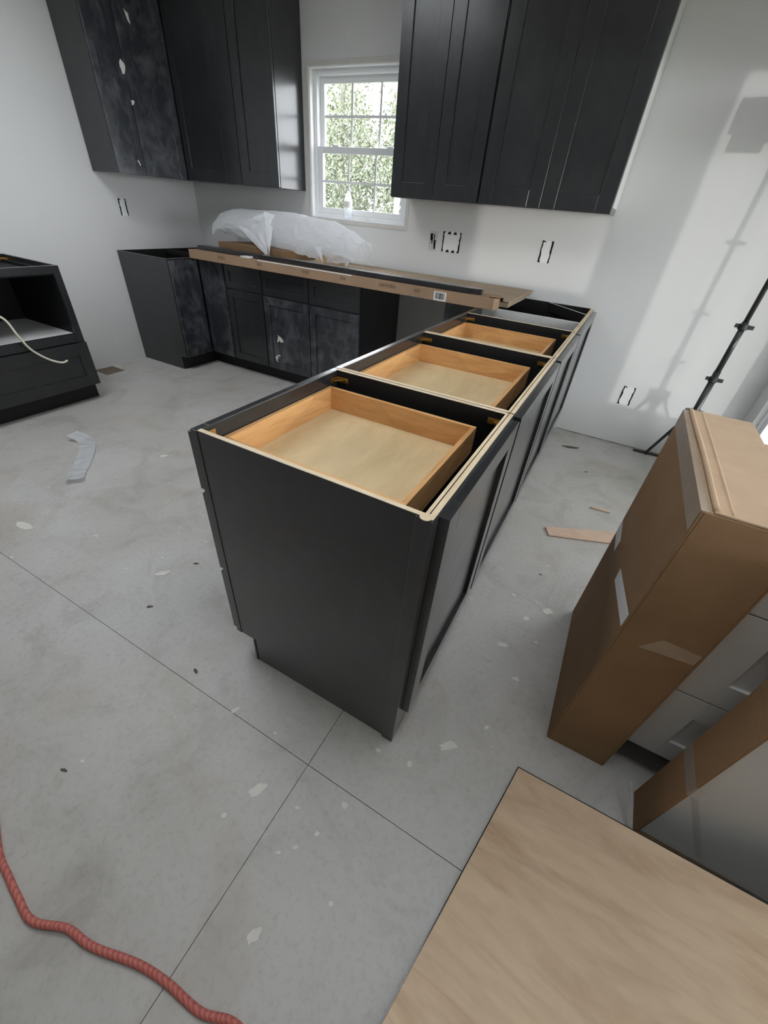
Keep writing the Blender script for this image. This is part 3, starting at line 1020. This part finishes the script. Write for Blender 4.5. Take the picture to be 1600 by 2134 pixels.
for i in range(NX+1):
    s = i/NX
    x = .69+1.40*s
    top = lerp_tab([(0, 1.16), (.06, 1.215), (.14, 1.235), (.5, 1.245), (.78, 1.225), (.9, 1.18), (1, 1.12)], s)
    hem = lerp_tab([(0, 1.12), (.1, 1.06), (.25, 1.04), (.5, 1.01), (.7, .975), (.85, .965), (1, 1.0)], s)
    hem += .014*noise.noise(V((x*14, 3, 0)))+.010*noise.noise(V((x*40, 7, 0)))*(1 if s > .6 else .3)
    row = []
    for j in range(NA+1):
        u = j/NA
        a = math.radians(-35+215*u)              # front hem -> over the top -> back
        cy = -math.cos(a)
        zz = math.sin(a)
        r_y = .145+.02*math.sin(s*7)
        zmid = top-.125
        if zz < 0 and u < .3:
            z = zmid+(zmid-hem)*zz/.574
        elif zz < 0:
            z = zmid+zz*.12
        else:
            z = zmid+.125*zz**.85
        if u > .75:
            z = z+(.955-z)*((u-.75)/.25)**1.2
        p = V((x*3, cy*2.2, z*6))
        cr = 1 if s > .62 else .45
        w_ = (abs(noise.noise(p*1.7))*.030+abs(noise.noise(p*4.1+V((4, 2, 1))))*.016)*cr
        row.append((x+noise.noise(p*2+V((9, 0, 0)))*.012, -.345+cy*(r_y-w_), z-w_*.8*max(zz, 0)))
    rows.append(row)
part(t, 'draped_sheet', MB().grid(rows), 'plastic_sheet', smooth=False, fix=False)
# pointed flap folded towards the room
def tri_sheet(a, b_, c_, n=14, amp=.012):
    a, b_, c_ = V(a), V(b_), V(c_)
    nn = (b_-a).cross(c_-a).normalized()
    rws = []
    for i in range(n+1):
        s = i/n
        l, r_ = a.lerp(b_, s), a.lerp(c_, s)
        row = []
        for j in range(n+1):
            u_ = j/n
            p = l.lerp(r_, u_)
            row.append(p+nn*(amp*noise.noise(p*14)+amp*.8*abs(math.sin(u_*9+s*3))*(1-s*.6)))
        rws.append(row)
    return MB().grid(rws)


part(t, 'folded_flap', tri_sheet((1.36, -.585, .955), (.985, -.50, 1.125), (1.275, -.46, 1.235)), 'plastic_flap', fix=False)
part(t, 'folded_flap', tri_sheet((1.37, -.58, .957), (1.255, -.47, 1.235), (1.335, -.44, 1.22), amp=.005), 'plastic_flap', fix=False)
part(t, 'torn_strip', tri_sheet((1.84, -.53, .962), (1.70, -.46, 1.06), (1.76, -.45, 1.09), amp=.008), 'plastic_flap', fix=False)
part(t, 'torn_strip', tri_sheet((1.98, -.43, .953), (1.84, -.38, 1.10), (2.05, -.30, 1.10), amp=.012), 'plastic_sheet', fix=False)

# water bottle and wrap on the sill
zs = WIN[2]+.0085
t = thing('water_bottle', 'clear plastic water bottle standing on the kitchen window sill', 'bottle', (1.706, .022, zs))
k = 1.0
prof = [(.026, .0), (.030, .004), (.030, .03), (.028, .05), (.030, .07), (.030, .115), (.027, .135), (.018, .158), (.0125, .168), (.0125, .178)]
part(t, 'bottle_body', MB().lathe((1.706, .010, zs), prof, 18), 'bottle_plastic', smooth=True)
part(t, 'cap', MB().lathe((1.706, .010, zs), [(.0145, .178), (.0145, .193), (.013, .195)], 16), 'label_white')
part(t, 'paper_label', MB().lathe((1.706, .010, zs), [(.0304, .074), (.0306, .075), (.0306, .110), (.0304, .111)], 18), 'label_white', smooth=True)
random.seed(4)
rws = []
for i in range(13):
    row = []
    for j in range(7):
        x = 1.76+.16*i/12
        y = -.002+.040*j/6
        row.append((x, y, zs+.004+.022*abs(noise.noise(V((x*30, y*40, 0))))*(math.sin(math.pi*i/12))))
    rws.append(row)
solid('crumpled_wrap', MB().grid(rws), 'clear_film', (1.84, .02, zs), 'crumpled clear wrapper on the window sill beside the bottle', 'wrapper', fix=False)

# ------------------------------------------------------------------ right side: cartons, white cabinet, panels
t = thing('tall_carton', 'tall narrow brown carton standing on end right of the peninsula, taped, with white stickers', 'carton', (4.235, -2.247, 0))
tx0, tx1, ty0, ty1, tz = 4.148, 4.318, -2.548, -1.946, .915
part(t, 'side_face', B(tx0, tx0+.005, ty0, ty1, 0, tz), 'cardboard', .0015)
part(t, 'side_face', B(tx1-.005, tx1, ty0, ty1, 0, tz), 'cardboard', .0015)
part(t, 'end_face', B(tx0+.005, tx1-.005, ty0, ty0+.005, 0, tz-.001), 'cardboard', .0015)
part(t, 'end_face', B(tx0+.005, tx1-.005, ty1-.005, ty1, 0, tz-.001), 'cardboard', .0015)
part(t, 'bottom_face', B(tx0+.005, tx1-.005, ty0+.005, ty1-.005, 0, .005), 'cardboard')
# top flaps: a narrow folded lip along the left edge, two layers
part(t, 'top_flap', B(tx0+.006, tx1-.001, ty0+.004, ty1-.002, tz-.004, tz), 'cardboard_lit', .001)
part(t, 'top_flap', MB().prism([(tx0+.020, ty0+.002, tz+.0005), (tx1, ty0+.001, tz+.0005), (tx1, ty1, tz+.0005), (tx0+.016, ty1, tz+.0005)], (0, 0, .004)), 'cardboard_lit', .0012)
part(t, 'flap_ridge', MB().tube(smooth_path([(tx0+.024, ty0+.006, tz+.0035), (tx0+.023, -2.3, tz+.005), (tx0+.020, -2.1, tz+.004), (tx0+.018, ty1-.004, tz+.0035)]), .0055, 8), 'cardboard_lit', smooth=True)
part(t, 'flap_ridge', MB().tube(smooth_path([(tx0+.050, ty0+.006, tz+.002), (tx0+.048, -2.2, tz+.003), (tx0+.046, ty1-.004, tz+.002)]), .004, 8), 'cardboard_lit', smooth=True)
part(t, 'top_tape', MB().box(tx0-.0008, tx0-.0002, ty0+.002, ty1-.004, tz-.050, tz-.002).box(tx0-.0008, tx0+.016, ty0+.002, ty1-.004, tz-.002, tz+.0006), 'packing_tape', label='glossy tape along the top edge')
part(t, 'front_tape', MB().prism([(4.199, ty0-.0002, .530), (4.309, ty0-.0002, .542), (4.312, ty0-.0002, .576), (4.232, ty0-.0002, .579)], (0, -.0006, 0)), 'packing_tape')


def side_quad(pts):
    return MB().prism([(tx0-.0002, y, z) for (y, z) in pts], (-.0007, 0, 0))


part(t, 'white_sticker', side_quad([(-2.275, .484), (-2.265, .524), (-2.540, .605), (-2.540, .562)]), 'label_white', label='white sticker strip')
part(t, 'white_sticker', side_quad([(-2.075, .449), (-1.95, .448), (-1.948, .503), (-2.081, .497)]), 'label_white', label='white sticker strip')

# white shaker drawer cabinet behind the cartons
t = thing('white_drawer_cabinet', 'white shaker drawer cabinet with recessed toe kick behind the tall carton', 'cabinet', (4.58, -2.2, 0))
wx0, wx1, wy0, wy1 = 4.338, 4.826, -2.482, -1.90
part(t, 'carcass', B(wx0, wx1, wy0, wy1, TK, .85), 'white_paint', .001)
part(t, 'plinth', B(wx0+.01, wx1, wy0+.07, wy1, 0, TK-.0005), 'toe_black')
for (za, zb) in ((.112, .394), (.398, .694), (.698, .848)):
    shaker(t, 'drawer_front', (wx0+.002, wy0, za), (1, 0, 0), (0, -1, 0), wx1-wx0-.004, zb-za, 'white_paint', .018, .078 if zb-za > .2 else .045, rec=.010)
part(t, 'top_board', B(wx0, wx1, wy0, wy1, .8505, .856), 'cardboard_lit', label='cardboard lid on top')

# open-fronted carton with a white panel packed in it
t = thing('open_carton', 'shallow brown carton standing on end in front of the white cabinet, taped', 'carton', (4.62, -2.63, 0))
ox0, ox1, oy0, oy1, oz = 4.408, 4.828, -2.688, -2.574, .89
part(t, 'side_face', B(ox0, ox0+.006, oy0, oy1, 0, oz), 'cardboard', .002)
part(t, 'side_face', B(ox1-.006, ox1, oy0, oy1, 0, oz), 'cardboard', .002)
part(t, 'back_face', B(ox0+.006, ox1-.006, oy1-.005, oy1, 0, oz), 'cardboard')
part(t, 'end_face', B(ox0+.006, ox1-.006, oy0, oy1-.005, oz-.006, oz), 'cardboard')
part(t, 'end_face', B(ox0+.006, ox1-.006, oy0, oy1-.005, 0, .006), 'cardboard')
part(t, 'packing_tape', MB().box(ox0-.0008, ox0-.0002, oy0-.0005, oy1, .285, .325).box(ox0-.0008, ox0+.02, oy0-.0012, oy0-.0004, .285, .325)
     .obox((ox0+.018, oy0+.012, .265), (.12, 0, -.235), (0, .0006, 0), (.012, 0, .008)), 'clear_film', label='clear tape trailing over the edge')
solid('white_sheet', B(ox0+.009, ox1-.009, oy0+.013, oy0+.029, .007, oz-.008), 'white_paint', ((ox0+ox1)/2, oy0+.02, .007),
      'smooth white panel packed inside the shallow standing carton', 'panel', bev=.002)
solid('plastic_film', MB().prism([(4.405, -2.70, .0), (4.401, -2.70, .0), (4.365, -2.60, .085), (4.369, -2.598, .087)], (.001, -.03, .004)), 'clear_film', (4.39, -2.66, 0),
      'scrap of clear film hanging off the bottom corner of the shallow carton', 'film')

# big maple panel propped in the foreground and a dark one below it
e1, e2 = V((.9005, -.1865, .3925)).normalized(), V((.2070, .9783, 0)).normalized()
e1 = (e1-e2*e1.dot(e2)).normalized()
nn = e1.cross(e2).normalized()
cnr = V((4.0885, -2.692, .012))


def tilted(name, c, l1, l2, th, mat, label, over=None):
    o = link(name, mesh(name, MB().box(0, l1, -l2, 0, -th, 0)), mat, None, c, .0006)
    o.rotation_euler = Matrix((e1, e2, nn)).transposed().to_euler()
    return o


o = tilted('plywood_sheet', cnr, .80, .98, .006, 'maple_panel', '')
tag(o, 'large maple veneer panel propped up in the right foreground', 'panel')
ed = MB().box(0, .80, .0002, .0022, -.006, .0004).box(-.0022, -.0002, -.98, .0022, -.006, .0004)
eo = link('dark_edge', mesh('dark_edge', ed), 'charcoal', o)
eo['label'] = 'dark painted edge'
o2 = tilted('finished_sheet', cnr-nn*.0065+e2*.004, .80, .97, .005, 'charcoal', '')
o2.rotation_euler = (Matrix.Rotation(math.radians(.55), 3, nn) @ Matrix((e1, e2, nn)).transposed()).to_euler()
tag(o2, 'thin dark finished panel lying just beneath the maple one', 'panel')

# ------------------------------------------------------------------ tripod work light by the wall
px, py = 4.506, -.31
t = thing('tripod_work_light', 'black tripod work light stand in front of the bright patch of wall', 'light stand', (px, py, 0))
part(t, 'pole', MB().tube([(px, py, .12), (px, py, .70)], .018, 14), 'black_metal', smooth=True)
part(t, 'pole', MB().tube([(px, py, .70), (px, py, .97)], .0155, 14), 'black_metal', smooth=True)
part(t, 'pole', MB().tube([(px, py, .97), (px, py, 1.74)], .013, 14), 'black_metal', smooth=True)
for z in (.652, .945, 1.31):
    c_ = part(t, 'clamp', MB().lathe((px, py, z-.014), [(.023, 0), (.024, .003), (.024, .025), (.023, .028)], 14), 'black_metal')
    part(c_, 'clamp_knob', MB().box(px+.020, px+.050, py-.008, py+.008, z-.010, z+.010), 'black_metal', .003)
    part(c_, 'clamp_knob', MB().box(px-.040, px-.020, py-.006, py+.006, z-.008, z+.012), 'black_metal', .003)
part(t, 'hub', MB().box(px-.05, px+.05, py-.035, py+.035, .375, .455).tube([(px, py, .34), (px, py, .465)], .03, 12), 'black_metal', .006)
for ang in (112, 262, 352):
    a = math.radians(ang)
    d = V((math.cos(a), math.sin(a), 0))
    fl = .27 if ang == 112 else .33
    lg = part(t, 'leg', MB().tube([V((px, py, .42))+d*.03, V((px, py, .014))+d*fl], .010, 10), 'black_metal', smooth=True)
    part(lg, 'foot', MB().tube([V((px, py, .016))+d*(fl-.01), V((px, py, .010))+d*(fl+.03)], .010, 10), 'black_metal')
    part(t, 'brace', MB().tube([V((px, py, .16))+d*.014, V((px, py, .25))+d*(fl*.52)], .005, 8), 'black_metal')
part(t, 'cross_bar', MB().tube([(px-.20, py, 1.74), (px+.20, py, 1.74)], .011, 10), 'black_metal')
for s in (-1, 1):
    hx = px+s*.16
    hd = part(t, 'lamp_head', MB().box(hx-.085, hx+.085, py-.035, py+.035, 1.76, 1.90).box(hx-.055, hx+.055, py-.045, py+.045, 1.69, 1.76), 'black_metal', .006)
    part(hd, 'lamp_lens', B(hx-.07, hx+.07, py-.040, py-.036, 1.775, 1.885), 'lens_glass')

# black strip lying along the foot of the back wall, behind the carton
solid('black_strip', MB().obox((4.325, -.052, .001), (.40, .018, 0), (-.0009, .020, 0), (0, 0, .010)), 'black_metal', (4.5, -.03, 0.001),
      'thin black strip lying on the floor at the foot of the back wall', 'strip', bev=.002)

# ------------------------------------------------------------------ things on the floor
solid('wood_lath', MB().prism([(3.928, -1.415, .001), (3.958, -1.482, .001), (4.33, -1.33, .001), (4.36, -1.24, .001), (4.28, -1.235, .001)], (0, 0, .007)), 'lath', (4.1, -1.36, .001),
      'thin pinkish wood offcut on the floor between peninsula and tall carton', 'wood offcut', bev=.001)
solid('wood_splinter', MB().obox((4.130, -1.068, .001), (.103, .012, 0), (-.002, .018, 0), (0, 0, .008)), 'lath', (4.18, -1.06, .001),
      'short pale wood splinter on the floor near the wall', 'wood offcut', bev=.001)
solid('dark_splinter', MB().prism([(3.842, -.318, .001), (3.90, -.318, .001), (3.962, -.272, .001), (3.89, -.29, .001)], (0, 0, .005)), 'dark_chip', (3.9, -.3, .001),
      'dark splinter on the floor beside the far end of the peninsula', 'splinter')

# crumpled strip of tape / film
rws = []
path = smooth_path([(1.10, -2.235, .03), (1.19, -2.215, .006), (1.30, -2.265, .012), (1.42, -2.36, .006), (1.52, -2.455, .006), (1.605, -2.52, .02)], 8)
for i, p in enumerate(path):
    tn = (path[min(i+1, len(path)-1)]-path[max(i-1, 0)])
    sd = V((tn.y, -tn.x, 0)).normalized()
    row = []
    for j in range(7):
        q = p+sd*(.085*(j/6-.5))
        row.append(q+V((0, 0, .012*abs(noise.noise(q*16))+.004)))
    rws.append(row)
solid('tape_strip', MB().grid(rws), 'plastic_sheet', (1.4, -2.35, 0), 'crumpled strip of white tape on the floor in front of the oven cabinet', 'tape', fix=False)
rws = [[(1.70+.08*i/5, -2.02+.04*j/4, .002+.014*abs(noise.noise(V((i*.8, j*.9, 5))))) for j in range(5)] for i in range(6)]
solid('film_scrap', MB().grid(rws), 'clear_film', (1.74, -2.0, 0), 'small crumpled film scrap on the floor beyond the white tape strip', 'film', fix=False)

# floor vent by the left wall
t = thing('floor_vent', 'tan floor vent beside the left wall in the range gap', 'vent', (.11, -1.35, 0))
part(t, 'vent_frame', MB().box(.03, .20, -1.43, -1.415, 0, .005).box(.03, .20, -1.285, -1.27, 0, .005).box(.03, .045, -1.415, -1.285, 0, .005).box(.185, .20, -1.415, -1.285, 0, .005), 'vent_brown', .001)
for k in range(8):
    yy = -1.410+.0158*k
    part(t, 'slat', B(.045, .185, yy, yy+.009, 0, .004), 'vent_brown')

# red extension cord across the near left corner of the frame
cp = [(2.70, -3.40, .008), (2.86, -3.47, .008), (3.009, -3.529, .008), (3.09, -3.545, .008), (3.142, -3.553, .008), (3.211, -3.559, .008), (3.285, -3.530, .008), (3.34, -3.523, .008), (3.379, -3.515, .008), (3.468, -3.489, .008),
      (3.543, -3.477, .008), (3.633, -3.471, .008), (3.702, -3.449, .008), (3.78, -3.46, .008), (3.83, -3.55, .008)]
solid('extension_cord', MB().tube(smooth_path(cp, 6), .0075, 10), 'red_cord', (3.3, -3.5, 0), 'red twisted extension cord snaking over the concrete in the near corner', 'cord', smooth=True)

# ------------------------------------------------------------------ outside the kitchen window
g = struct('ground_outside', B(-30, 30, .2, 45, -.75, -.7), 'grass')
struct('ground_around', MB().box(5.2, 40, -40, .2, -.75, -.7).box(-40, -.4, -40, .2, -.75, -.7).box(-.4, 5.2, -40, -6.8, -.75, -.7), 'grass')


# unseen porch added along the right wall to cut the sky light
porch = struct('added_porch_roof', B(RX+WT+.01, RX+3.6, RY-1, .6, 2.32, 2.44), 'white_paint')
for yy in (-7.35, -3.9, .45):
    part(porch, 'added_porch_post', B(RX+3.35, RX+3.47, yy, yy+.12, -.7, 2.32), 'white_paint')
struct('added_porch_floor', B(RX+WT+.01, RX+3.6, RY-1, .6, -.68, -.04), 'joint_dirt')


def tree(label, x, y, h, r, trunk, leaves, seed, crown_z, n=900, ls=.17, bark='bark', leaf='leaf', group='woodland trees outside the window'):
    rnd = random.Random(seed)
    t = thing('woodland_tree', label, 'tree', (x, y, -.7), group)
    pts = [(x, y, -.7)]
    for k in range(1, 7):
        pts.append((x+rnd.uniform(-.08, .08)*k*.5, y+rnd.uniform(-.05, .05)*k*.5, -.7+h*k/6))
    part(t, 'trunk', MB().tube(pts, [trunk*(1-.8*k/6) for k in range(7)], 9), bark, smooth=True)
    mb = MB()
    for k in range(n):
        a, u_ = rnd.uniform(0, 2*math.pi), rnd.uniform(-1, 1)
        rr = r*(.25+.75*rnd.random()**.5)
        s_ = math.sqrt(1-u_*u_)
        c0 = V((x+math.cos(a)*s_*rr, y+math.sin(a)*s_*rr, crown_z+u_*rr*(h*.42)/r))
        d1 = V((rnd.uniform(-1, 1), rnd.uniform(-1, 1), rnd.uniform(-1, 1))).normalized()
        d2 = d1.cross(V((rnd.uniform(-1, 1), rnd.uniform(-1, 1), rnd.uniform(-1, 1)))).normalized()
        s1 = ls*rnd.uniform(.6, 1.3)
        mb.add([c0-d1*s1, c0+d2*s1*.45, c0+d1*s1, c0-d2*s1*.45], [(0, 1, 2, 3)])
    cr = part(t, 'crown', mb, leaf, fix=False)
    cr['kind'] = 'stuff'
    return t


tl = 'leafy tree of the blurred pale green woods outside the kitchen window'
tree('slender pale-trunked tree close outside the left half of the kitchen window', -.05, 4.2, 5.4, .55, .075, 300, 50, 3.6, 260, .06, 'bark_pale', 'leaf_pale')
k = 0
for row, (y, xs) in enumerate(((11.0, (-8.2, -5.6, -3.0, -.4)), (14.0, (-10.6, -7.6, -4.6, -1.6, 1.4)), (17.5, (-13, -9.6, -6.2, -2.8, .6)))):
    for x in xs:
        tree(tl, x, y, 5.6+1.2*row, 1.25+.18*row, .12, 300, 60+k, 1.9+.6*row, 6000, .064, 'bark', 'leaf_pale' if k % 3 else 'leaf')
        k += 1
